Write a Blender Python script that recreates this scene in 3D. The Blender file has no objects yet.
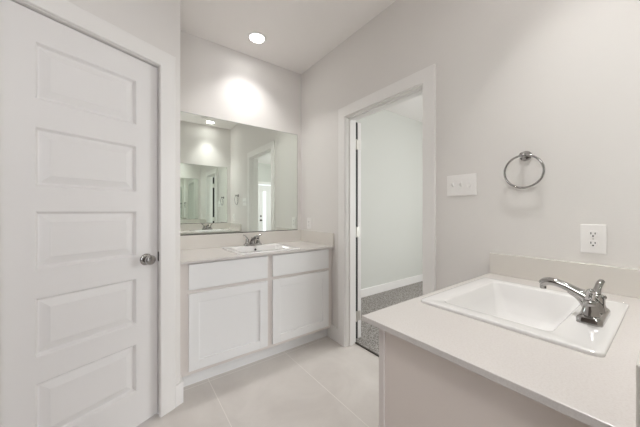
import bpy, bmesh, math, random
from mathutils import Vector, Matrix

# ------------------------------------------------------------------ camera, world, lights, exposure
S = bpy.context.scene
C = S.collection
PI = math.pi
H = 2.7184            # ceiling height
YAW = 36.44           # heading of the camera, degrees to the right of +Y

cam_data = bpy.data.cameras.new('camera')
cam_data.sensor_width = 36.0
cam_data.lens = 262.65 / 640.0 * 36.0
cam_data.shift_y = -2.42 / 640.0
cam_data.clip_start = 0.02
cam = bpy.data.objects.new('camera', cam_data)
C.objects.link(cam)
cam.location = (0, 0, 1.2)
cam.rotation_euler = (math.radians(90), 0, math.radians(-YAW))
S.camera = cam

W = bpy.data.worlds.new('daylight')
S.world = W
W.use_nodes = True
W.node_tree.nodes['Background'].inputs['Color'].default_value = (0.80, 0.88, 1.0, 1)
W.node_tree.nodes['Background'].inputs['Strength'].default_value = 1.5

S.view_settings.view_transform = 'Standard'
S.view_settings.look = 'None'
S.cycles.blur_glossy = 0.0
S.view_settings.exposure = 0.82
S.view_settings.gamma = 1.0
S.view_settings.use_curve_mapping = False

LENS_STRENGTH = 16.0     # radiance of the recessed downlight lenses
LENS_COLOR = (1.0, 0.998, 0.99)
FILL_STRENGTH = 9.6      # radiance of the added fill globe, unseen above the camera


def area(name, loc, rot, sx, sy, power, color):
    d = bpy.data.lights.new(name, 'AREA')
    d.shape = 'RECTANGLE'
    d.size, d.size_y = sx, sy
    d.energy = power
    d.color = color
    o = bpy.data.objects.new(name, d)
    o.location = loc
    o.rotation_euler = rot
    C.objects.link(o)
    return o


# area light added as fill, at an unseen window behind the camera
area('rear_fill', (-0.5, -2.64, 1.45), (math.radians(90), 0, 0), 1.5, 1.5, 9, (1.0, 0.97, 0.95))
# area light added as daylight fill, at an unseen opening of the carpeted room
area('bedroom_fill', (5.04, -0.2, 1.5), (math.radians(90), 0, math.radians(90)), 2.0, 1.5, 38, (0.98, 1.0, 0.97))


# ------------------------------------------------------------------ materials
def mat(name, col, rough=0.5, metal=0.0, spec=0.5, bump=None, coat=0.0, emit=None):
    m = bpy.data.materials.new(name)
    m.use_nodes = True
    nt = m.node_tree
    b = nt.nodes['Principled BSDF']
    b.inputs['Base Color'].default_value = (*col, 1)
    b.inputs['Roughness'].default_value = rough
    b.inputs['Metallic'].default_value = metal
    b.inputs['Specular IOR Level'].default_value = spec
    b.inputs['Coat Weight'].default_value = coat
    if emit:
        b.inputs['Emission Color'].default_value = (*emit[0], 1)
        b.inputs['Emission Strength'].default_value = emit[1]
    if bump:
        sc, st, dist = bump
        tc = nt.nodes.new('ShaderNodeTexCoord')
        n = nt.nodes.new('ShaderNodeTexNoise')
        n.inputs['Scale'].default_value = sc
        n.inputs['Detail'].default_value = 3
        bp = nt.nodes.new('ShaderNodeBump')
        bp.inputs['Strength'].default_value = st
        bp.inputs['Distance'].default_value = dist
        nt.links.new(tc.outputs['Object'], n.inputs['Vector'])
        nt.links.new(n.outputs['Fac'], bp.inputs['Height'])
        nt.links.new(bp.outputs['Normal'], b.inputs['Normal'])
    return m


def srgb(r, g, b):
    f = lambda c: (c / 255 / 12.92) if c / 255 <= 0.04045 else ((c / 255 + 0.055) / 1.055) ** 2.4
    return (f(r), f(g), f(b))


M = {}
M['wall'] = mat('greige_wall_paint', srgb(230, 226, 222), 0.6, spec=0.3, bump=(140, 0.10, 0.004))
M['hall'] = mat('darkened_hall_paint', srgb(128, 119, 112), 0.6, spec=0.3)  # unseen hall walls darkened to cut fill and give the chrome contrast
M['ceil'] = mat('ceiling_paint', srgb(246, 242, 239), 0.8, spec=0.2, bump=(120, 0.12, 0.004))
M['bedwall'] = mat('bedroom_wall_paint', srgb(214, 214, 208), 0.7, spec=0.25, bump=(140, 0.10, 0.004))
M['trim'] = mat('white_trim_paint', srgb(240, 237, 234), 0.35, spec=0.45)
M['door'] = mat('white_door_paint', srgb(236, 233, 231), 0.38, spec=0.45, bump=(60, 0.03, 0.002))
M['cab'] = mat('white_cabinet_paint', srgb(240, 239, 238), 0.38, spec=0.45)
M['cabframe'] = mat('cabinet_frame_paint', srgb(228, 221, 216), 0.42, spec=0.4)
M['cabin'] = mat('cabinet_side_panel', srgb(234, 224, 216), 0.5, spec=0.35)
M['porc'] = mat('white_porcelain', srgb(232, 230, 228), 0.08, spec=0.5, coat=0.4)
M['chrome'] = mat('chrome', (0.43, 0.42, 0.41), 0.05, 1.0)
M['nickel'] = mat('satin_nickel', srgb(215, 211, 205), 0.28, 0.85)
M['plate'] = mat('white_plastic', srgb(244, 241, 238), 0.3)
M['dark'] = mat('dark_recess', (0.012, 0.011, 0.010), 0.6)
M['bronze'] = mat('dark_metal_strip', srgb(70, 64, 58), 0.45, 0.4)
M['lens'] = mat('lamp_lens', (1, 1, 1), 0.5, emit=(LENS_COLOR, LENS_STRENGTH))
M['fill_glow'] = mat('fill_globe_glow', (1, 1, 1), 0.5, emit=(LENS_COLOR, FILL_STRENGTH))
M['mirror'] = mat('mirror_glass', (0.885, 0.935, 0.89), 0.0, 1.0)
M['mirror_edge'] = mat('mirror_edge', srgb(120, 128, 120), 0.3)
M['slab'] = mat('added_window_sash', srgb(235, 233, 230), 0.4)


def counter_mat():
    m = mat('speckled_offwhite_counter', srgb(226, 220, 215), 0.25, spec=0.5)
    nt = m.node_tree
    b = nt.nodes['Principled BSDF']
    tc = nt.nodes.new('ShaderNodeTexCoord')
    n = nt.nodes.new('ShaderNodeTexNoise')
    n.inputs['Scale'].default_value = 260
    n.inputs['Detail'].default_value = 2
    r = nt.nodes.new('ShaderNodeValToRGB')
    r.color_ramp.elements[0].position = 0.3
    r.color_ramp.elements[0].color = (*srgb(211, 205, 200), 1)
    r.color_ramp.elements[1].position = 0.6
    r.color_ramp.elements[1].color = (*srgb(217, 212, 208), 1)
    nt.links.new(tc.outputs['Object'], n.inputs['Vector'])
    nt.links.new(n.outputs['Fac'], r.inputs['Fac'])
    nt.links.new(r.outputs['Color'], b.inputs['Base Color'])
    return m


M['counter'] = counter_mat()
M['splash'] = mat('backsplash_stone', srgb(222, 217, 210), 0.25, spec=0.5)


def tile_mat():
    m = mat('greige_floor_tile', srgb(204, 195, 188), 0.32, spec=0.45)
    nt = m.node_tree
    L = nt.links
    b = nt.nodes['Principled BSDF']
    tc = nt.nodes.new('ShaderNodeTexCoord')
    mp = nt.nodes.new('ShaderNodeMapping')
    mp.inputs['Location'].default_value = (-0.472, -1.955, 0)
    L.new(tc.outputs['Object'], mp.inputs['Vector'])
    sx = nt.nodes.new('ShaderNodeSeparateXYZ')
    L.new(mp.outputs['Vector'], sx.inputs['Vector'])

    def grout(axis, pitch):
        d = nt.nodes.new('ShaderNodeMath'); d.operation = 'DIVIDE'; d.inputs[1].default_value = pitch
        L.new(sx.outputs[axis], d.inputs[0])
        a = nt.nodes.new('ShaderNodeMath'); a.operation = 'ADD'; a.inputs[1].default_value = 100.5
        L.new(d.outputs[0], a.inputs[0])
        f = nt.nodes.new('ShaderNodeMath'); f.operation = 'FRACT'
        L.new(a.outputs[0], f.inputs[0])
        s = nt.nodes.new('ShaderNodeMath'); s.operation = 'SUBTRACT'; s.inputs[1].default_value = 0.5
        L.new(f.outputs[0], s.inputs[0])
        ab = nt.nodes.new('ShaderNodeMath'); ab.operation = 'ABSOLUTE'
        L.new(s.outputs[0], ab.inputs[0])
        lt = nt.nodes.new('ShaderNodeMath'); lt.operation = 'LESS_THAN'; lt.inputs[1].default_value = 0.0022 / pitch
        L.new(ab.outputs[0], lt.inputs[0])
        return lt
    g1 = grout('X', 0.613)
    g2 = grout('Y', 1.226)
    mx = nt.nodes.new('ShaderNodeMath'); mx.operation = 'MAXIMUM'
    L.new(g1.outputs[0], mx.inputs[0]); L.new(g2.outputs[0], mx.inputs[1])
    n = nt.nodes.new('ShaderNodeTexNoise')
    n.inputs['Scale'].default_value = 2.6
    n.inputs['Detail'].default_value = 6
    n.inputs['Roughness'].default_value = 0.6
    n.inputs['Distortion'].default_value = 0.6
    L.new(tc.outputs['Object'], n.inputs['Vector'])
    r = nt.nodes.new('ShaderNodeValToRGB')
    r.color_ramp.elements[0].position = 0.32
    r.color_ramp.elements[0].color = (*srgb(205, 198, 192), 1)
    r.color_ramp.elements[1].position = 0.68
    r.color_ramp.elements[1].color = (*srgb(220, 214, 208), 1)
    L.new(n.outputs['Fac'], r.inputs['Fac'])
    mixc = nt.nodes.new('ShaderNodeMixRGB')
    mixc.inputs[2].default_value = (*srgb(232, 226, 220), 1)
    L.new(mx.outputs[0], mixc.inputs[0])
    L.new(r.outputs['Color'], mixc.inputs[1])
    L.new(mixc.outputs['Color'], b.inputs['Base Color'])
    bp = nt.nodes.new('ShaderNodeBump'); bp.inputs['Strength'].default_value = 0.25
    bp.inputs['Distance'].default_value = 0.002; bp.invert = True
    L.new(mx.outputs[0], bp.inputs['Height'])
    L.new(bp.outputs['Normal'], b.inputs['Normal'])
    return m


M['tile'] = tile_mat()


def carpet_mat():
    m = mat('speckled_grey_carpet', srgb(150, 145, 140), 0.95, spec=0.05)
    nt = m.node_tree
    L = nt.links
    b = nt.nodes['Principled BSDF']
    tc = nt.nodes.new('ShaderNodeTexCoord')
    n = nt.nodes.new('ShaderNodeTexNoise')
    n.inputs['Scale'].default_value = 105
    n.inputs['Detail'].default_value = 3
    n.inputs['Roughness'].default_value = 0.75
    L.new(tc.outputs['Object'], n.inputs['Vector'])
    r = nt.nodes.new('ShaderNodeValToRGB')
    r.color_ramp.elements[0].position = 0.38
    r.color_ramp.elements[0].color = (*srgb(112, 107, 103), 1)
    r.color_ramp.elements[1].position = 0.64
    r.color_ramp.elements[1].color = (*srgb(205, 200, 195), 1)
    L.new(n.outputs['Fac'], r.inputs['Fac'])
    L.new(r.outputs['Color'], b.inputs['Base Color'])
    bp = nt.nodes.new('ShaderNodeBump'); bp.inputs['Strength'].default_value = 0.7
    bp.inputs['Distance'].default_value = 0.01
    L.new(n.outputs['Fac'], bp.inputs['Height'])
    L.new(bp.outputs['Normal'], b.inputs['Normal'])
    return m


M['carpet'] = carpet_mat()


def glass_mat():
    m = mat('door_glass', (0.95, 1, 0.98), 0.02)
    b = m.node_tree.nodes['Principled BSDF']
    b.inputs['Transmission Weight'].default_value = 1.0
    b.inputs['IOR'].default_value = 1.02
    return m


M['glass'] = glass_mat()


# ------------------------------------------------------------------ mesh helpers
def box(bm, x0, x1, y0, y1, z0, z1, bev=0.0, seg=2):
    r = bmesh.ops.create_cube(bm, size=1.0)
    vs = r['verts']
    for v in vs:
        v.co = Vector((x0 + (v.co.x + .5) * (x1 - x0), y0 + (v.co.y + .5) * (y1 - y0), z0 + (v.co.z + .5) * (z1 - z0)))
    if bev > 0:
        es = list({e for v in vs for e in v.link_edges})
        bmesh.ops.bevel(bm, geom=es, offset=bev, segments=seg, affect='EDGES', profile=0.5)


def loft(bm, rings, cap0=True, cap1=True, closed=True):
    vr = [[bm.verts.new(p) for p in ring] for ring in rings]
    n = len(vr[0])
    for a, b in zip(vr[:-1], vr[1:]):
        for i in range(n if closed else n - 1):
            j = (i + 1) % n
            bm.faces.new((a[i], a[j], b[j], b[i]))
    if cap0:
        bm.faces.new(list(reversed(vr[0])))
    if cap1:
        bm.faces.new(vr[-1])
    return vr


def lathe(bm, prof, origin=(0, 0, 0), axis=(0, 0, 1), seg=24):
    """prof: list of (radius, height along the axis)"""
    q = Vector((0, 0, 1)).rotation_difference(Vector(axis).normalized())
    o = Vector(origin)
    rings = []
    for r, h in prof:
        r = max(r, 1e-5)
        rings.append([o + q @ Vector((r * math.cos(2 * PI * i / seg), r * math.sin(2 * PI * i / seg), h)) for i in range(seg)])
    loft(bm, rings)


def tube(bm, pts, radii, seg=16, flat=1.0, closed=False, up=(0, 0, 1)):
    """sweep an ellipse along pts; flat scales the section along the up side"""
    pts = [Vector(p) for p in pts]
    n = len(pts)
    if not hasattr(radii, '__len__'):
        radii = [radii] * n
    rings = []
    upv = Vector(up)
    for i, p in enumerate(pts):
        if closed:
            t = (pts[(i + 1) % n] - pts[(i - 1) % n]).normalized()
        else:
            t = (pts[min(i + 1, n - 1)] - pts[max(i - 1, 0)]).normalized()
        s = t.cross(upv)
        if s.length < 1e-4:
            s = Vector((1, 0, 0))
        s.normalize()
        u = s.cross(t).normalized()
        rings.append([p + s * radii[i] * math.cos(2 * PI * k / seg) + u * radii[i] * flat * math.sin(2 * PI * k / seg) for k in range(seg)])
    if closed:
        rings.append(rings[0])
        loft(bm, rings, False, False)
        bmesh.ops.remove_doubles(bm, verts=bm.verts, dist=1e-6)
    else:
        loft(bm, rings)


def spline(ctrl, n=8):
    """Catmull-Rom through control tuples (any length)"""
    out = []
    P = [ctrl[0]] + list(ctrl) + [ctrl[-1]]
    for i in range(1, len(P) - 2):
        for k in range(n):
            t = k / n
            out.append(tuple(0.5 * ((2 * b) + (-a + c) * t + (2 * a - 5 * b + 4 * c - d) * t * t + (-a + 3 * b - 3 * c + d) * t ** 3)
                             for a, b, c, d in zip(P[i - 1], P[i], P[i + 1], P[i + 2])))
    out.append(tuple(ctrl[-1]))
    return out


def rrect(x0, x1, y0, y1, r, z, n=6):
    pts = []
    for cx, cy, a0 in ((x1 - r, y1 - r, 0), (x0 + r, y1 - r, 90), (x0 + r, y0 + r, 180), (x1 - r, y0 + r, 270)):
        for k in range(n + 1):
            a = math.radians(a0 + 90 * k / n)
            pts.append(Vector((cx + r * math.cos(a), cy + r * math.sin(a), z)))
    return pts


def prism(bm, poly, z0, z1):
    loft(bm, [[Vector((x, y, z0)) for x, y in poly], [Vector((x, y, z1)) for x, y in poly]])


def obj(name, bm, m, parent=None, smooth=False, angle=40):
    bmesh.ops.recalc_face_normals(bm, faces=bm.faces)
    me = bpy.data.meshes.new(name)
    if smooth:
        for f in bm.faces:
            f.smooth = True
        for e in bm.edges:
            if len(e.link_faces) == 2 and e.calc_face_angle(0) > math.radians(angle):
                e.smooth = False
    bm.to_mesh(me)
    bm.free()
    o = bpy.data.objects.new(name, me)
    me.materials.append(m)
    C.objects.link(o)
    if parent:
        o.parent = parent
    return o


def tag(o, label, cat, group=None, kind=None):
    o['label'] = label
    o['category'] = cat
    if group:
        o['group'] = group
    if kind:
        o['kind'] = kind
    return o


def thing(name, label, cat, loc=(0, 0, 0), rz=0.0, group=None, kind=None):
    o = bpy.data.objects.new(name, None)
    o.empty_display_size = 0.05
    C.objects.link(o)
    o.location = loc
    o.rotation_euler = (0, 0, rz)
    return tag(o, label, cat, group, kind)


def struct(name, bm, m, label, cat, loc=(0, 0, 0), rz=0.0):
    o = obj(name, bm, m)
    o.location = loc
    o.rotation_euler = (0, 0, rz)
    return tag(o, label, cat, None, 'structure')


def children(o):
    return [c for c in bpy.data.objects if c.parent == o]


def copy_tree(o, parent=None):
    kids = children(o)
    c = o.copy()
    C.objects.link(c)
    c.parent = parent
    for k in kids:
        copy_tree(k, c)
    return c


def B():
    return bmesh.new()


# ------------------------------------------------------------------ room shell
XR = 1.5654            # bathroom face of the right wall
XR2 = 1.681            # its face in the carpeted room
YB = 2.472             # back wall face
YN = 0.004             # face of the wall behind the near vanity
DO0, DO1, DOZ = 0.972, 1.741, 2.036   # doorway to the carpeted room
TH = math.radians(24.3)               # the linen closet wall is turned by this much
PD = Vector((0.151, 1.814, 0))        # right bottom corner of the closet door face
CX = 0.2735                           # outside corner of the closet wall / vanity alcove
YE = 2.58                             # end wall of the carpeted room
YF = -2.9                             # front wall of the carpeted room

bm = B(); box(bm, -1.72, XR2 - 0.004, -2.75, 2.62, -0.1, 0)
struct('floor', bm, M['tile'], 'large pale greige floor tiles of the bathroom', 'floor')
bm = B(); box(bm, XR2 - 0.004, 5.12, YF - .1, YE + .1, -0.1, 0.006)
struct('floor.001', bm, M['carpet'], 'speckled grey carpet in the room beyond the doorway', 'floor')
bm = B(); box(bm, -1.72, XR + 0.05, -2.75, 2.62, H, H + 0.1)
struct('ceiling', bm, M['ceil'], 'plain painted bathroom ceiling', 'ceiling')
bm = B(); box(bm, XR + 0.05, 5.12, YF - .1, YE + .1, H, H + 0.1)
struct('ceiling.001', bm, M['ceil'], 'plain ceiling of the carpeted room beyond the doorway', 'ceiling')

bm = B()
box(bm, XR, XR2, -3.0, DO0, 0, H)
box(bm, XR, XR2, DO1, YE + .1, 0, H)
box(bm, XR, XR2, DO0, DO1, DOZ, H)
struct('wall_right', bm, M['wall'], 'greige right wall with doorway, towel ring and switch plate', 'wall')
bm = B(); box(bm, 0.10, XR, YB, YB + 0.115, 0, H)
struct('wall_back', bm, M['wall'], 'greige back wall above the long vanity', 'wall')
bm = B()
prism(bm, [(CX, 1.8452), (CX, YB), (CX - 0.115, YB), (CX - 0.115, 1.80)], 0, H)
struct('wall_alcove', bm, M['wall'], 'short return wall at the left end of the long vanity', 'wall')

# closet wall, local frame: x along the wall, -y towards the room, door face at y = 0
DW = 0.62
bm = B()
box(bm, -1.95, -DW - 0.0145, -0.022, 0.093, 0, H)
box(bm, 0.0145, 0.1245, -0.022, 0.093, 0, H)
box(bm, -DW - 0.0145, 0.0145, -0.022, 0.093, 2.0585, H)
struct('wall_left', bm, M['wall'], 'angled greige wall around the closed panelled door', 'wall', PD, TH)

bm = B(); box(bm, 0.57, XR, YN - 0.115, YN, 0, H)
struct('wall_front', bm, M['wall'], 'greige wall behind the near vanity', 'wall')
bm = B(); box(bm, 0.57, 0.685, -2.7, YN - 0.115, 0, H)
struct('wall_hall_right', bm, M['hall'], 'side wall of the space behind the camera', 'wall')
bm = B(); box(bm, -1.72, -1.6, -2.7, 1.15, 0, H)
struct('wall_hall_left', bm, M['hall'], 'left wall of the space behind the camera', 'wall')
bm = B()
WX0, WX1, WZ0, WZ1 = -1.28, 0.28, 0.68, 2.22
box(bm, -1.72, WX0, -2.75, -2.65, 0, H); box(bm, WX1, 0.685, -2.75, -2.65, 0, H)
box(bm, WX0, WX1, -2.75, -2.65, 0, WZ0); box(bm, WX0, WX1, -2.75, -2.65, WZ1, H)
struct('wall_rear', bm, M['hall'], 'unseen wall behind the camera with an added window opening', 'wall')

bm = B(); box(bm, XR2, 5.12, YE, YE + 0.1, 0, H)
struct('wall_bedroom_end', bm, M['bedwall'], 'pale wall of the carpeted room seen through the doorway', 'wall')
bm = B()
BY0, BY1, BZ0, BZ1 = -1.25, 0.85, 0.7, 2.3
box(bm, 5.02, 5.12, YF, BY0, 0, H); box(bm, 5.02, 5.12, BY1, YE, 0, H)
box(bm, 5.02, 5.12, BY0, BY1, 0, BZ0); box(bm, 5.02, 5.12, BY0, BY1, BZ1, H)
struct('wall_bedroom_side', bm, M['bedwall'], 'unseen side wall of the carpeted room with an opening added for fill light', 'wall')
D3X0, D3X1, D3Z = 3.44 - 0.07, 4.12, 2.05
bm = B()
box(bm, XR2, D3X0, YF - 0.1, YF, 0, H); box(bm, D3X1, 5.12, YF - 0.1, YF, 0, H)
box(bm, D3X0, D3X1, YF - 0.1, YF, D3Z, H)
struct('wall_bedroom_front', bm, M['bedwall'], 'pale wall around the glazed outside door', 'wall')


def window(name, x0, x1, z0, z1, loc, rz, label):
    t = thing(name, label, 'window', loc, rz, None, 'structure')
    b = B()
    for a in ((x0, x0 + .05, z0, z1), (x1 - .05, x1, z0, z1), (x0 + .05, x1 - .05, z0, z0 + .05), (x0 + .05, x1 - .05, z1 - .05, z1)):
        box(b, a[0], a[1], 0.01, 0.07, a[2], a[3], .004)
    box(b, x0 + .05, x1 - .05, .03, .05, (z0 + z1) / 2 - .02, (z0 + z1) / 2 + .02)
    obj('added_window_frame', b, M['slab'], t)


# ------------------------------------------------------------------ casings, jambs, baseboards
def ucasing(bm, a0, a1, a2, a3, z0, zi, zo, f, t):
    """mitred door casing: an upside-down U extruded by t with eased front edges"""
    e = 0.004
    def ring(o, d):
        return [Vector(f(a0 + o, z0, d)), Vector(f(a0 + o, zo - o, d)), Vector(f(a3 - o, zo - o, d)), Vector(f(a3 - o, z0, d)),
                Vector(f(a2 + o, z0, d)), Vector(f(a2 + o, zi + o, d)), Vector(f(a1 - o, zi + o, d)), Vector(f(a1 - o, z0, d))]
    rings = [[bm.verts.new(p) for p in ring(o, d)] for o, d in ((0, 0), (0, t - e), (e * .4, t - e * .4), (e, t))]
    for a, b in zip(rings[:-1], rings[1:]):
        for i in range(8):
            j = (i + 1) % 8
            bm.faces.new((a[i], a[j], b[j], b[i]))
    for q in (rings[0], rings[-1]):
        bm.faces.new((q[0], q[1], q[6], q[7])); bm.faces.new((q[1], q[2], q[5], q[6])); bm.faces.new((q[2], q[3], q[4], q[5]))


CW = 0.090
# trim_1: casing and jamb of the closet door, in the closet wall frame
t1 = thing('trim_1', 'white casing around the closed panelled door', 'door casing', PD, TH, None, 'structure')
bm = B()
ucasing(bm, -DW + 0.006 - CW, -DW + 0.006, -0.006, -0.006 + CW, 0.0, 2.0485, 2.0485 + CW, lambda a, z, d: (a, -0.022 - d, z), 0.018)
obj('casing', bm, M['trim'], t1)
bm = B()
box(bm, 0.003, 0.016, -0.0221, 0.093, 0, 2.047)
box(bm, -DW - 0.016, -DW - 0.003, -0.0221, 0.093, 0, 2.047)
box(bm, -DW - 0.003, 0.003, -0.0221, 0.093, 2.047, 2.060)
box(bm, -0.010, 0.003, 0.040, 0.060, 0, 2.047)
box(bm, -DW - 0.003, -DW + 0.010, 0.040, 0.060, 0, 2.047)
box(bm, -DW + 0.010, -0.010, 0.040, 0.060, 2.034, 2.047)
obj('jamb', bm, M['trim'], t1)
bm = B(); box(bm, 0.0005, 0.0032, -0.016, 0.004, 0.905, 0.960, 0.001)
sp = obj('strike_plate', bm, M['bronze'], t1)
sp['label'] = 'small dark latch strike plate'

# trim_2: doorway to the carpeted room
t2 = thing('trim_2', 'white casing and jamb of the open doorway on the right wall', 'door casing', (XR, 0, 0), 0, None, 'structure')
bm = B()
CR = 0.085
cy0, cy1, cz = 0.893, 1.8196, 2.122
ucasing(bm, cy0, cy0 + CR, cy1 - CR, cy1, 0.0, cz - CR - .005, cz, lambda a, z, d: (-d, a, z), 0.018)
obj('casing', bm, M['trim'], t2)
WT = XR2 - XR
bm = B()
box(bm, -0.0002, WT + 0.0005, DO0 - .001, DO0 + 0.012, 0, DOZ)
box(bm, -0.0002, WT + 0.0005, DO1 - 0.012, DO1 + .001, 0, DOZ)
box(bm, -0.0002, WT + 0.0005, DO0 + .012, DO1 - .012, DOZ - 0.012, DOZ + .001)
# stops
box(bm, 0.035, 0.075, DO0 + .012, DO0 + .023, 0, DOZ - .012)
box(bm, 0.035, 0.075, DO1 - .023, DO1 - .012, 0, DOZ - .012)
box(bm, 0.035, 0.075, DO0 + .023, DO1 - .023, DOZ - .023, DOZ - .012)
obj('jamb', bm, M['trim'], t2)
bm = B()
box(bm, WT, WT + 0.016, cy0, cy0 + CR - .012, 0.006, cz, 0.003)
box(bm, WT, WT + 0.016, cy1 - CR + .035, cy1, 0.006, cz, 0.003)
box(bm, WT, WT + 0.016, cy0 + CR - .012, cy1 - CR + .035, cz - CR + .01, cz, 0.003)
obj('inner_casing', bm, M['trim'], t2)

BH, BT = 0.130, 0.015


def base(name, bm, label, loc=(0, 0, 0), rz=0.0, m='trim'):
    return struct(name, bm, M[m], label, 'baseboard', loc, rz)


bm = B(); box(bm, XR - BT, XR, 1.8198, 1.992, 0, BH, 0.004)
base('baseboard_right', bm, 'short white baseboard between the long vanity and the doorway casing')
bm = B(); box(bm, XR - BT, XR, 0.55, 0.8928, 0, BH, 0.004)
base('baseboard_right.001', bm, 'white baseboard between the doorway casing and the near vanity')
bm = B()
nx, ny = math.sin(TH), -math.cos(TH)
tx, ty = math.cos(TH), math.sin(TH)
def lw(s, off):
    return (PD.x + tx * s + nx * off, PD.y + ty * s + ny * off)
A0 = lw(0.0842, 0.022); A1 = lw(0.0842, 0.022 + 0.016)
sx_ = (CX + 0.016 - PD.x - nx * 0.038) / tx
K1 = lw(sx_, 0.038)
K0 = lw((CX - PD.x - nx * 0.022) / tx, 0.022)
prism(bm, [A0, A1, K1, (CX + 0.016, 1.927), (CX, 1.927), K0], 0, BH)
base('baseboard_left', bm, 'white baseboard wrapping the corner beside the closet door')
bm = B(); box(bm, -1.7, -DW + 0.006 - CW, -0.037, -0.022, 0, BH, 0.004)
base('baseboard_left.001', bm, 'white baseboard left of the closet door', PD, TH)
bm = B(); box(bm, XR2 + .03, 5.02, YE - BT, YE, 0.006, 0.12, 0.004)
base('baseboard_bedroom', bm, 'white baseboard along the carpet beyond the doorway')

bm = B(); box(bm, XR2 - 0.012, XR2 + 0.006, DO0 + .012, DO1 - .012, 0.0, 0.010, 0.003)
struct('trim_3', bm, M['bronze'], 'dark metal strip where the tile meets the carpet', 'threshold')

window('added_rear_window', WX0, WX1, WZ0, WZ1, (0, -2.74, 0), 0, 'white framed window added behind the camera for fill light')  # unseen window, added to go with the rear fill light


# ------------------------------------------------------------------ panelled doors
def panel_leaf(w, h, th, xs, panels, sticking=0.016, depth=0.016, slope=0.030, field=0.003):
    """door leaf: front face at y = 0 looking to -y, raised panels on both sides"""
    bm = B()
    px0, px1 = xs

    def side(yf, sgn):
        P = lambda x, z, d: bm.verts.new((x, yf + sgn * d, z))
        def quad(a, b, c, d):
            bm.faces.new([P(*a), P(*b), P(*c), P(*d)])
        zc = [0]
        for a, b in panels:
            zc += [a, b]
        zc += [h]
        for i in range(len(zc) - 1):
            z0, z1 = zc[i], zc[i + 1]
            quad((0, z0, 0), (px0, z0, 0), (px0, z1, 0), (0, z1, 0))
            quad((px1, z0, 0), (w, z0, 0), (w, z1, 0), (px1, z1, 0))
            if i % 2 == 0:
                quad((px0, z0, 0), (px1, z0, 0), (px1, z1, 0), (px0, z1, 0))
            else:
                rings = [(0, 0), (0.003, 0.002), (sticking * .7, depth), (sticking, depth), (sticking + slope, field + .001), (sticking + slope + .002, field)]
                for (o0, d0), (o1, d1) in zip(rings[:-1], rings[1:]):
                    a = [(px0 + o0, z0 + o0, d0), (px1 - o0, z0 + o0, d0), (px1 - o0, z1 - o0, d0), (px0 + o0, z1 - o0, d0)]
                    b = [(px0 + o1, z0 + o1, d1), (px1 - o1, z0 + o1, d1), (px1 - o1, z1 - o1, d1), (px0 + o1, z1 - o1, d1)]
                    for k in range(4):
                        quad(a[k], a[(k + 1) % 4], b[(k + 1) % 4], b[k])
                o, d = rings[-1]
                quad((px0 + o, z0 + o, d), (px1 - o, z0 + o, d), (px1 - o, z1 - o, d), (px0 + o, z1 - o, d))
    side(0, 1)
    side(th, -1)
    for x in (0, w):
        bm.faces.new([bm.verts.new(p) for p in ((x, 0, 0), (x, th, 0), (x, th, h), (x, 0, h))])
    for z in (0, h):
        bm.faces.new([bm.verts.new(p) for p in ((0, 0, z), (w, 0, z), (w, th, z), (0, th, z))])
    bmesh.ops.remove_doubles(bm, verts=bm.verts, dist=1e-5)
    return bm


PAN = [(0.207, 0.467), (0.578, 0.829), (0.952, 1.199), (1.306, 1.5585), (1.676, 1.919)]
BOT = 0.012
pans = [(a - BOT, b - BOT) for a, b in PAN]
d1 = thing('door_1', 'closed white five-panel closet door with chrome knob', 'door',
           (PD.x - tx * (DW + 0.0), PD.y - ty * (DW + 0.0), BOT), TH, None, 'structure')
bm = panel_leaf(DW - 0.0025, 2.0300, 0.035, (0.115, 0.5055), pans)
obj('leaf', bm, M['door'], d1)


def knob(parent, x, z, y=0.0, sgn=-1, m='chrome'):
    b = B()
    lathe(b, [(0.0, 0), (0.032, 0), (0.033, 0.003), (0.030, 0.007), (0.020, 0.010), (0.0, 0.0101)], (x, y, z), (0, sgn, 0), 32)
    r = obj('knob_rosette', b, M[m], parent, True)
    b = B()
    lathe(b, [(0.0, .008), (0.012, .009), (0.0115, 0.022), (0.014, .028), (0.024, .034), (0.0275, .043), (0.0265, .052), (0.021, .058),
              (0.017, .0595), (0.016, .058), (0.006, .0585), (0.0, .0585)], (x, y, z), (0, sgn, 0), 32)
    k = obj('knob', b, M[m], parent, True)
    return k


kn = knob(d1, DW - 0.066, 0.926 - BOT)
kn['label'] = 'round chrome door knob'

# door_2: leaf of the doorway, folded right back into the carpeted room
d2 = thing('door_2', 'white door swung fully open into the carpeted room, seen by its hinge edge', 'door',
           (1.7310, 1.752, 0.022), math.radians(90 - 0.5), None, 'structure')
bm = panel_leaf(0.75, 2.0, 0.040, (0.115, 0.635), pans)
bmesh.ops.translate(bm, verts=bm.verts, vec=(0, -0.040, 0))
obj('leaf', bm, M['door'], d2)
for z in (0.228, 1.006, 1.815):
    bm = B()
    zz = z - 0.022
    # local frame: x = +Y world, y = -X world; the hinge bridges the gap between jamb and leaf
    box(bm, -0.0025, -0.0003, -0.032, 0.046, zz - .045, zz + .045, 0.0008)
    lathe(bm, [(0.0, -0.048), (0.0055, -0.048), (0.0055, 0.048), (0.0, 0.048)], (-0.0045, 0.020, zz), (0, 0, 1), 12)
    hg = obj('hinge', bm, M['nickel'], d2)
bm = B(); box(bm, 0.004, 0.009, 0.0005, 0.047, 0.0, 2.0)  # dark strip standing in for the deep shade in the hinge gap
gs_ = obj('gap_shade', bm, M['dark'], d2)
gs_['label'] = 'black strip painting the shade in the gap at the hinges'
knob(d2, 0.75 - 0.066, 0.92, 0.0, 1)

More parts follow.
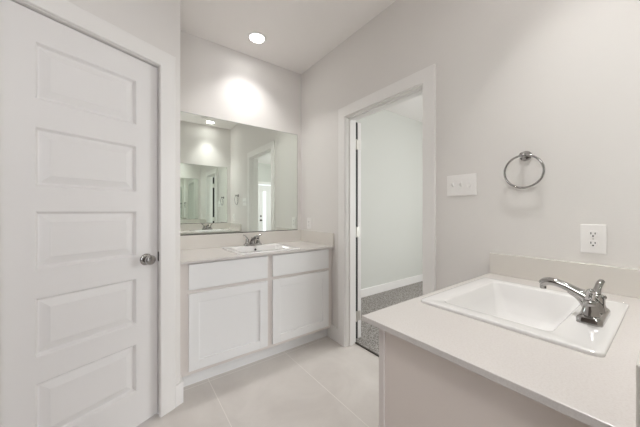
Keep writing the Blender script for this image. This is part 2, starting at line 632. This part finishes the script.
# door_3: glazed outside door far down the carpeted room (seen in the mirror)
d3 = thing('door_3', 'white outside door with a narrow bright glass pane, seen in the mirror', 'door', (D3X0 + .02, YF, 0.01), 0, None, 'structure')
w3 = D3X1 - D3X0 - 0.04
g0, g1 = 3.525 - D3X0 - .02, 3.625 - D3X0 - .02
bm = B()
box(bm, 0, g0, -0.045, 0, 0, 2.02); box(bm, g1, w3, -0.045, 0, 0, 2.02)
box(bm, g0, g1, -0.045, 0, 0, 0.35); box(bm, g0, g1, -0.045, 0, 1.82, 2.02)
obj('leaf', bm, M['door'], d3)
bm = B(); box(bm, g0, g1, -0.026, -0.020, 0.35, 1.82)
obj('glass_pane', bm, M['glass'], d3)
k3 = knob(d3, 0.055, 0.90, 0.0, 1, 'bronze')
bm = B(); lathe(bm, [(0, 0), (.028, 0), (.028, .012), (0, .014)], (0.055, 0, 1.03), (0, 1, 0), 20)
obj('deadbolt', bm, M['bronze'], d3, True)
t4 = thing('trim_4', 'white casing of the glazed outside door', 'door casing', (0, YF, 0), 0, None, 'structure')
bm = B()
box(bm, D3X0 - .085, D3X0 + .005, 0, .018, 0.006, D3Z + .085, .003)
box(bm, D3X1 - .005, D3X1 + .085, 0, .018, 0.006, D3Z + .085, .003)
box(bm, D3X0 + .005, D3X1 - .005, 0, .018, D3Z - .005, D3Z + .085, .003)
obj('casing', bm, M['trim'], t4)


# ------------------------------------------------------------------ vanities
# local frame of a vanity: x along the wall, y out of the wall, z up
ZT = 0.8725            # top of the counters
CT = 0.017
FR, DF, CF, TK = 0.543, 0.561, 0.581, 0.479


def shaker(bm, x0, x1, z0, z1, y0, y1, st=0.064, rec=0.010):
    """framed door with a sunk flat panel, front at y1"""
    b = 0.0015
    box(bm, x0, x0 + st, y0, y1, z0, z1, b, 1)
    box(bm, x1 - st, x1, y0, y1, z0, z1, b, 1)
    box(bm, x0 + st - .001, x1 - st + .001, y0, y1 - .0002, z0, z0 + st, b, 1)
    box(bm, x0 + st - .001, x1 - st + .001, y0, y1 - .0002, z1 - st, z1, b, 1)
    box(bm, x0 + st - .002, x1 - st + .002, y0, y1 - rec, z0 + st - .002, z1 - st + .002)


def vanity(root, x0, x1, fronts, end_low):
    """carcass, face frame, toe kick, doors and drawer fronts"""
    zt = ZT - CT - 0.0012
    b = B()
    # open-topped carcass so that the basin hangs free inside
    r = 0.006
    box(b, x0 + r, x0 + .018 + r, 0.002, FR - .019, 0.105, zt)
    box(b, x1 - .018 - r, x1 - r, 0.002, FR - .019, 0.105, zt)
    box(b, x0 + r + .018, x1 - r - .018, 0.002, FR - .019, 0.105, 0.123)
    box(b, x0 + r + .018, x1 - r - .018, 0.002, 0.008, 0.123, zt)
    obj('body', b, M['cab'], root)
    b = B()
    box(b, x0 + .01, x1 - .01, FR - .0185, FR, 0.1055, 0.150)
    box(b, x0 + .01, x1 - .01, FR - .0185, FR, 0.640, 0.682)
    box(b, x0 + .01, x1 - .01, FR - .0185, FR, zt - .040, zt - .0005)
    xs = sorted(fronts)
    box(b, x0, xs[0][0] + .02, FR - .0188, FR + .0002, 0.105, zt, .001)
    box(b, xs[-1][1] - .02, x1, FR - .0188, FR + .0002, 0.105, zt, .001)
    for (a, c), (d, e) in zip(xs[:-1], xs[1:]):
        box(b, c - .02, d + .02, FR - .0188, FR + .0002, 0.105, zt, .001)
    obj('face_frame', b, M['cabframe'], root)
    b = B()
    box(b, x0 + .003, x1 - .003, TK - .016, TK, 0.0, 0.105)
    box(b, x0 + r, x0 + r + .018, 0.002, TK - .016, 0, 0.105)
    box(b, x1 - r - .018, x1 - r, 0.002, TK - .016, 0, 0.105)
    obj('toe_kick', b, M['cab'], root)
    for a, c in xs:
        b = B(); box(b, a, c, FR + .0004, DF, 0.674, 0.846, .002, 2)
        obj('drawer_front', b, M['cab'], root)
        b = B(); shaker(b, a, c, 0.134, 0.648, FR + .0004, DF)
        obj('door', b, M['cab'], root)


def counter(root, x0, x1, hole, splash_x, side, splash_h, st=0.021):
    """worktop with a sink cut-out, backsplash along the wall and a side splash"""
    hx0, hx1, hy0, hy1 = hole
    zb = ZT - CT
    b = B()
    X = [x0, hx0, hx1, x1]
    Y = [0.001, hy0, hy1, CF]
    def V(i, j, z):
        return b.verts.new((X[i], Y[j], z))
    for z in (zb, ZT):
        for i in range(3):
            for j in range(3):
                if i == 1 and j == 1:
                    continue
                b.faces.new([V(i, j, z), V(i + 1, j, z), V(i + 1, j + 1, z), V(i, j + 1, z)])
    def wallq(i0, j0, i1, j1):
        b.faces.new([V(i0, j0, zb), V(i1, j1, zb), V(i1, j1, ZT), V(i0, j0, ZT)])
    for k in range(3):
        wallq(k, 0, k + 1, 0); wallq(k, 3, k + 1, 3); wallq(0, k, 0, k + 1); wallq(3, k, 3, k + 1)
    wallq(1, 1, 2, 1); wallq(1, 2, 2, 2); wallq(1, 1, 1, 2); wallq(2, 1, 2, 2)
    bmesh.ops.remove_doubles(b, verts=b.verts, dist=1e-5)
    bmesh.ops.recalc_face_normals(b, faces=b.faces)
    es = [e for e in b.edges if all(abs(v.co.y - CF) < 1e-5 for v in e.verts) and abs(e.verts[0].co.z - e.verts[1].co.z) < 1e-6]
    es += [e for e in b.edges if all(abs(v.co.x - x0) < 1e-5 or abs(v.co.x - x1) < 1e-5 for v in e.verts)
           and abs(e.verts[0].co.z - e.verts[1].co.z) < 1e-6 and abs(e.verts[0].co.x - e.verts[1].co.x) < 1e-6]
    bmesh.ops.bevel(b, geom=es, offset=0.0016, segments=2, affect='EDGES', profile=0.5)
    obj('worktop', b, M['counter'], root)
    b = B(); box(b, splash_x[0], splash_x[1], 0.001, st, ZT, splash_h, .002)
    obj('backsplash', b, M['splash'], root)
    b = B(); box(b, side[0], side[1], st + .0002, side[2], ZT, splash_h, .002)
    obj('side_splash', b, M['splash'], root)


# long vanity on the back wall (turned half round: local x = -X)
FW = (0, YB, 0)
NW = (0, YN, 0)
v1 = thing('vanity_cabinet', 'long white vanity cabinet under the wide mirror, with two shaker doors', 'cabinet', FW, PI, 'vanity cabinets')
vanity(v1, -(XR - .002), -(CX + .001), [(-1.512, -0.945), (-0.899, -0.334)], None)
SC1 = 0.945
SC2 = 1.121
c1 = thing('countertop', 'off-white vanity countertop on the long cabinet under the wide mirror', 'countertop', FW, PI, 'vanity countertops')
counter(c1, -(XR - .001), -(CX + .001), (-SC1 - .245, -SC1 + .245, .105, .52), (-(XR - .001), -(CX + .001)), (-(XR - .001), -(XR - .021), CF), 0.9925)

v2 = thing('vanity_cabinet', 'near vanity cabinet at lower right with plain shaded end panel', 'cabinet', NW, 0, 'vanity cabinets')
vanity(v2, 0.631, XR - .002, [(0.672, 1.075), (1.120, 1.523)], None)
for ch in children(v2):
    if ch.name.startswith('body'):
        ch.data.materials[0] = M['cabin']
c2 = thing('countertop', 'off-white countertop of the near vanity at lower right, around the big sink', 'countertop', NW, 0, 'vanity countertops')
counter(c2, 0.5963, XR - .001, (SC2 - .245, SC2 + .245, .105, .52), (0.588, XR - .001), (XR - .021, XR - .001, CF), 0.980, 0.030)


# ------------------------------------------------------------------ sinks
def make_sink(label):
    t = thing('sink', label, 'sink', (0, 0, 0), 0, 'drop-in sinks')
    b = B()
    hw = 0.271
    y0, y1 = 0.090, 0.546
    R = [rrect(-hw, hw, y0, y1, .016, 0.0005),
         rrect(-hw, hw, y0, y1, .016, 0.0066),
         rrect(-hw + .0015, hw - .0015, y0 + .0015, y1 - .0015, .015, 0.0088),
         rrect(-hw + .006, hw - .006, y0 + .006, y1 - .006, .012, 0.0098),
         rrect(-hw + .014, hw - .014, y0 + .014, y1 - .014, .010, 0.0096),
         rrect(-.224, .224, .186, .490, .020, 0.0094),
         rrect(-.220, .220, .190, .486, .020, 0.0080),
         rrect(-.216, .216, .194, .482, .021, 0.003),
         rrect(-.202, .202, .206, .468, .028, -0.04),
         rrect(-.172, .172, .230, .448, .042, -0.095),
         rrect(-.150, .150, .246, .428, .048, -0.112),
         rrect(-.110, .110, .275, .395, .050, -0.118),
         rrect(-.030, .030, .305, .365, .028, -0.121)]
    rings = R[:]
    loft(b, rings, False, True)
    # outside of the bowl below the counter
    U = [rrect(-hw, hw, y0, y1, .016, 0.0005), rrect(-.232, .232, .120, .505, .03, 0.0005),
         rrect(-.230, .230, .175, .500, .03, -0.03), rrect(-.190, .190, .215, .465, .042, -0.112), rrect(-.12, .12, .265, .405, .05, -0.132)]
    loft(b, U, False, True)
    bmesh.ops.remove_doubles(b, verts=b.verts, dist=1e-6)
    obj('basin', b, M['porc'], t, True, 50)
    b = B()
    lathe(b, [(0.0, -.118), (.010, -.118), (.012, -.1175), (.021, -.1165), (.022, -.119), (.022, -.125), (0, -.125)], (0, .335, 0), (0, 0, 1), 24)
    obj('drain', b, M['chrome'], t, True)
    b = B()
    lathe(b, [(0, 0), (.0095, 0), (.0095, .0025), (0, .0026)], (0, .2025, -.022), (0, .96, .25), 20)
    obj('overflow_hole', b, M['dark'], t, True)
    return t


s1 = make_sink('white rectangular sink in the long vanity below the wide mirror')
s1.location = (SC1, YB, ZT); s1.rotation_euler = (0, 0, PI)
s2 = copy_tree(s1)
s2.location = (SC2, YN, ZT); s2.rotation_euler = (0, 0, 0)
s2['label'] = 'large white rectangular sink in the near countertop at lower right'


# ------------------------------------------------------------------ faucets
def make_faucet(label):
    t = thing('faucet', label, 'faucet', (0, 0, 0), 0, 'chrome faucets')
    b = B()
    R = [rrect(-.082, .082, -.027, .027, .012, 0), rrect(-.082, .082, -.027, .027, .012, .012),
         rrect(-.079, .079, -.024, .024, .011, .018), rrect(-.070, .070, -.018, .018, .009, .0225), rrect(-.02, .02, -.012, .012, .006, .0235)]
    loft(b, R)
    obj('base_plate', b, M['chrome'], t, True, 35)
    # spout body and low arched spout, reaching forward (+y)
    b = B()
    path = spline([(0, -.004, .016, .021), (0, .000, .036, .0215), (0, .012, .054, .019), (0, .036, .0675, .0155), (0, .066, .0815, .0135), (0, .094, .0875, .0135),
                   (0, .112, .0840, .0132), (0, .121, .0755, .0120)], 6)
    tube(b, [p[:3] for p in path], [p[3] * 1.12 for p in path], 20, 0.85, up=(0, -.4, 1))
    s = obj('spout', b, M['chrome'], t, True, 60)
    b = B()
    lathe(b, [(0, 0), (.0085, 0), (.009, .001), (.009, .012), (0, .012)], (0, .1175, .0605), (0, .1, 1), 20)
    obj('aerator', b, M['chrome'], s, True)
    # fin under the spout
    b = B()
    path = spline([(0, .012, .020, .012), (0, .020, .036, .010), (0, .034, .053, .008), (0, .056, .066, .006)], 5)
    tube(b, [p[:3] for p in path], [p[3] for p in path], 12, 1.0, up=(0, -1, .5))
    obj('spout_bracket', b, M['chrome'], t, True, 60)
    for sg in (-1, 1):
        b = B()
        lathe(b, [(0, .018), (.0215, .018), (.021, .024), (.0175, .036), (.0155, .046), (.0150, .050), (.0165, .053), (.0165, .057), (.013, .062), (0, .064)],
              (sg * .051, 0, 0), (0, 0, 1), 28)
        hb = obj('handle', b, M['chrome'], t, True, 40)
        b = B()
        pth = spline([(sg * .051, 0, .058, .0105), (sg * .056, .001, .068, .0100), (sg * .064, -.001, .079, .0088), (sg * .074, -.003, .089, .0088),
                      (sg * .085, -.006, .0965, .0082), (sg * .090, -.0075, .098, .0048)], 6)
        tube(b, [p[:3] for p in pth], [p[3] for p in pth], 16, 0.8, up=(-sg * .5, 0, 1))
        obj('lever', b, M['chrome'], hb, True, 60)
    b = B()
    lathe(b, [(0, .018), (.0028, .018), (.0028, .060), (.0055, .064), (.006, .068), (.004, .072), (0, .073)], (0, -.021, 0), (0, 0, 1), 14)
    obj('lift_rod', b, M['chrome'], t, True)
    return t


f1 = make_faucet('small chrome two-handle faucet on the sink below the wide mirror')
f1.location = (SC1, YB - .141, ZT + .0096); f1.rotation_euler = (0, 0, PI)
f2 = copy_tree(f1)
f2.location = (SC2, YN + .141, ZT + .0096); f2.rotation_euler = (0, 0, 0)
f2['label'] = 'large chrome two-handle faucet on the near sink at lower right'


# ------------------------------------------------------------------ mirrors
def mirror(name, label, x0, x1, z0, z1, loc, rz):
    t = thing(name, label, 'mirror', loc, rz, 'frameless wall mirrors')
    b = B(); box(b, x0, x1, 0.0005, 0.0050, z0, z1)
    obj('glass_edge', b, M['mirror_edge'], t)
    b = B()
    b.faces.new([b.verts.new(p) for p in ((x0 + .002, .0054, z0 + .002), (x1 - .002, .0054, z0 + .002), (x1 - .002, .0054, z1 - .002), (x0 + .002, .0054, z1 - .002))])
    r = bmesh.ops.extrude_face_region(b, geom=list(b.faces))
    bmesh.ops.translate(b, verts=[v for v in r['geom'] if isinstance(v, bmesh.types.BMVert)], vec=(0, -.0004, 0))
    obj('reflecting_face', b, M['mirror'], t)
    b = B(); box(b, x0, x1, 0.0052, 0.0075, z0 - .001, z0 + .006)
    obj('bottom_channel', b, M['bronze'], t)
    return t


m1 = mirror('wall_mirror', 'wide frameless mirror on the back wall above the long vanity', -1.513, -(CX + .004), 0.9935, 2.038, FW, PI)
m2 = mirror('wall_mirror', 'frameless mirror above the near vanity, seen only as a reflection', 0.600, 1.503, 0.984, 2.005, NW, 0)


# ------------------------------------------------------------------ ceiling fittings
def downlight(label, power, spread):
    t = thing('recessed_downlight', label, 'ceiling light', (0, 0, H), 0, 'recessed ceiling downlights')
    b = B()
    prof = [(.084, 0), (.085, -.003), (.081, -.006), (.064, -.007), (.061, -.005), (.059, -.0025)]
    rings = [[Vector((r * math.cos(2 * PI * i / 40), r * math.sin(2 * PI * i / 40), z)) for i in range(40)] for r, z in prof]
    loft(b, rings, False, False)
    obj('trim_ring', b, M['plate'], t, True)
    b = B()
    lathe(b, [(0, -.0005), (.0595, -.0005), (.0595, -.0030), (0, -.0034)], (0, 0, 0), (0, 0, 1), 40)
    obj('lens', b, M['lens'], t)
    d = bpy.data.lights.new('downlight_beam', 'AREA')
    d.shape = 'DISK'
    d.size = 0.11
    d.energy = power
    d.color = LENS_COLOR
    d.spread = math.radians(spread)
    o = bpy.data.objects.new('downlight_beam', d)
    o.location = (0, 0, -0.0045)
    C.objects.link(o)
    o.parent = t
    return t


l1 = downlight('round recessed ceiling light above the long vanity', 2.2, 104)
l1.location = (0.924, 2.182, H)
l2 = downlight('round recessed ceiling light above the near vanity, seen in the mirror', 1.4, 74)
l2.location = (1.155, 0.213, H)
fl = thing('fill_globe', 'glowing globe added for fill light, unseen above the camera', 'fill light', (0.12, 0.10, H))  # hanging globe added out of view to supply the general light
bm = B(); lathe(bm, [(0, 0), (.060, 0), (.060, -.012), (.050, -.024), (.006, -.026), (.006, -.75), (.045, -.752), (.045, -.780), (0, -.780)], (0, 0, 0), (0, 0, 1), 32)
obj('fill_globe_stem', bm, M['nickel'], fl, True)
bm = B(); lathe(bm, [(.135 * math.sin(PI * k / 20), -.895 + .135 * math.cos(PI * k / 20)) for k in range(21)], (0, 0, 0), (0, 0, 1), 40)
obj('fill_globe_ball', bm, M['fill_glow'], fl, True)
sd = thing('sprinkler_cover', 'small round white ceiling cap beside the mirrored downlight', 'sprinkler', (1.012, 0.42, H))
bm = B(); lathe(bm, [(0, 0), (.040, 0), (.041, -.003), (.040, -.020), (.030, -.030), (0, -.034)], (0, 0, 0), (0, 0, 1), 28)
obj('cap', bm, M['plate'], sd, True)


# ------------------------------------------------------------------ things on the right wall (local: x = -Y along wall, -y... built in world axes)
tr = thing('towel_ring', 'round chrome towel ring on the right wall above the near sink', 'towel ring', (XR, 0.433, 1.4676))
bm = B()
lathe(bm, [(0, 0), (.024, 0), (.025, .003), (.0235, .008), (.016, .012), (0, .0125)], (0, 0, 0), (-1, 0, 0), 28)
obj('wall_plate', bm, M['chrome'], tr, True)
bm = B()
lathe(bm, [(0, .008), (.010, .010), (.0085, .022), (.012, .034), (.0145, .043), (.013, .050), (.006, .054), (0, .0545)], (0, 0, 0), (-1, 0, 0), 24)
obj('post', bm, M['chrome'], tr, True)
bm = B()
RR = 0.077
pts = []
tilt = math.radians(4)
for k in range(64):
    a = 2 * PI * k / 64
    yy, zz = RR * math.sin(a), RR * math.cos(a) - RR
    pts.append((-.043 - zz * math.sin(tilt), yy, zz * math.cos(tilt) - .002))
tube(bm, pts, 0.0050, 12, closed=True, up=(1, 0, 0))
obj('ring', bm, M['chrome'], tr, True)

sw = thing('light_switch', 'white three-toggle light switch plate beside the doorway', 'light switch', (XR, 0.738, 1.350))
bm = B(); box(bm, -.0065, 0, -.083, .083, -.0605, .0605, .003, 3)
obj('plate', bm, M['plate'], sw)
for k in (-1, 0, 1):
    bm = B(); box(bm, -.0075, -.006, k * .046 - .0055, k * .046 + .0055, -.013, .013, .0005, 1)
    tg = obj('toggle', bm, M['plate'], sw)
    bm = B()
    up = 1 if k != -1 else -1
    loft(bm, [[Vector((-.006, k * .046 + a * .0050, b * .0085 + 0)) for a, b in ((-1, -1), (1, -1), (1, 1), (-1, 1))],
              [Vector((-.024, k * .046 + a * .0042, b * .0045 + up * .010)) for a, b in ((-1, -1), (1, -1), (1, 1), (-1, 1))]])
    obj('lever', bm, M['plate'], tg)
    for z in (.030, -.030):
        bm = B(); lathe(bm, [(0, 0), (.003, 0), (.0025, .0012), (0, .0014)], (-.0064, k * .046, z), (-1, 0, 0), 10)
        obj('screw', bm, M['plate'], sw)


def outlet(label, y, z, w=.038, h=.060):
    t = thing('wall_outlet', label, 'outlet', (XR, y, z), 0, 'white duplex outlets')
    b = B(); box(b, -.0065, 0, -w, w, -h, h, .003, 3)
    obj('plate', b, M['plate'], t)
    for s in (-1, 1):
        b = B()
        zc = s * .0195
        ring0, ring1 = [], []
        for k in range(32):
            a = 2 * PI * k / 32
            yy, zz = .0172 * math.cos(a), max(-.0135, min(.0135, .0172 * math.sin(a)))
            ring0.append(Vector((-.006, yy, zc + zz)))
            ring1.append(Vector((-.0085, yy * .97, zc + zz * .97)))
        loft(b, [ring0, ring1])
        f = obj('socket_face', b, M['plate'], t)
        for dy, hh in ((.0062, .0042), (-.0062, .0034)):
            b = B(); box(b, -.0088, -.0080, dy - .0014, dy + .0014, zc + .0035 - hh, zc + .0035 + hh)
            obj('slot', b, M['dark'], f)
        b = B(); lathe(b, [(0, 0), (.003, 0), (.003, .0008), (0, .0008)], (-.0080, 0, zc - .0075), (-1, 0, 0), 12)
        obj('ground_hole', b, M['dark'], f)
    b = B(); lathe(b, [(0, 0), (.003, 0), (.0025, .0012), (0, .0014)], (-.0064, 0, 0), (-1, 0, 0), 12)
    obj('screw', b, M['nickel'], t)
    return t


outlet('white duplex outlet on the right wall above the near side splash', 0.2037, 1.0845)
outlet('pale duplex outlet in the corner beside the wide mirror, above the side splash', 2.310, 1.068)
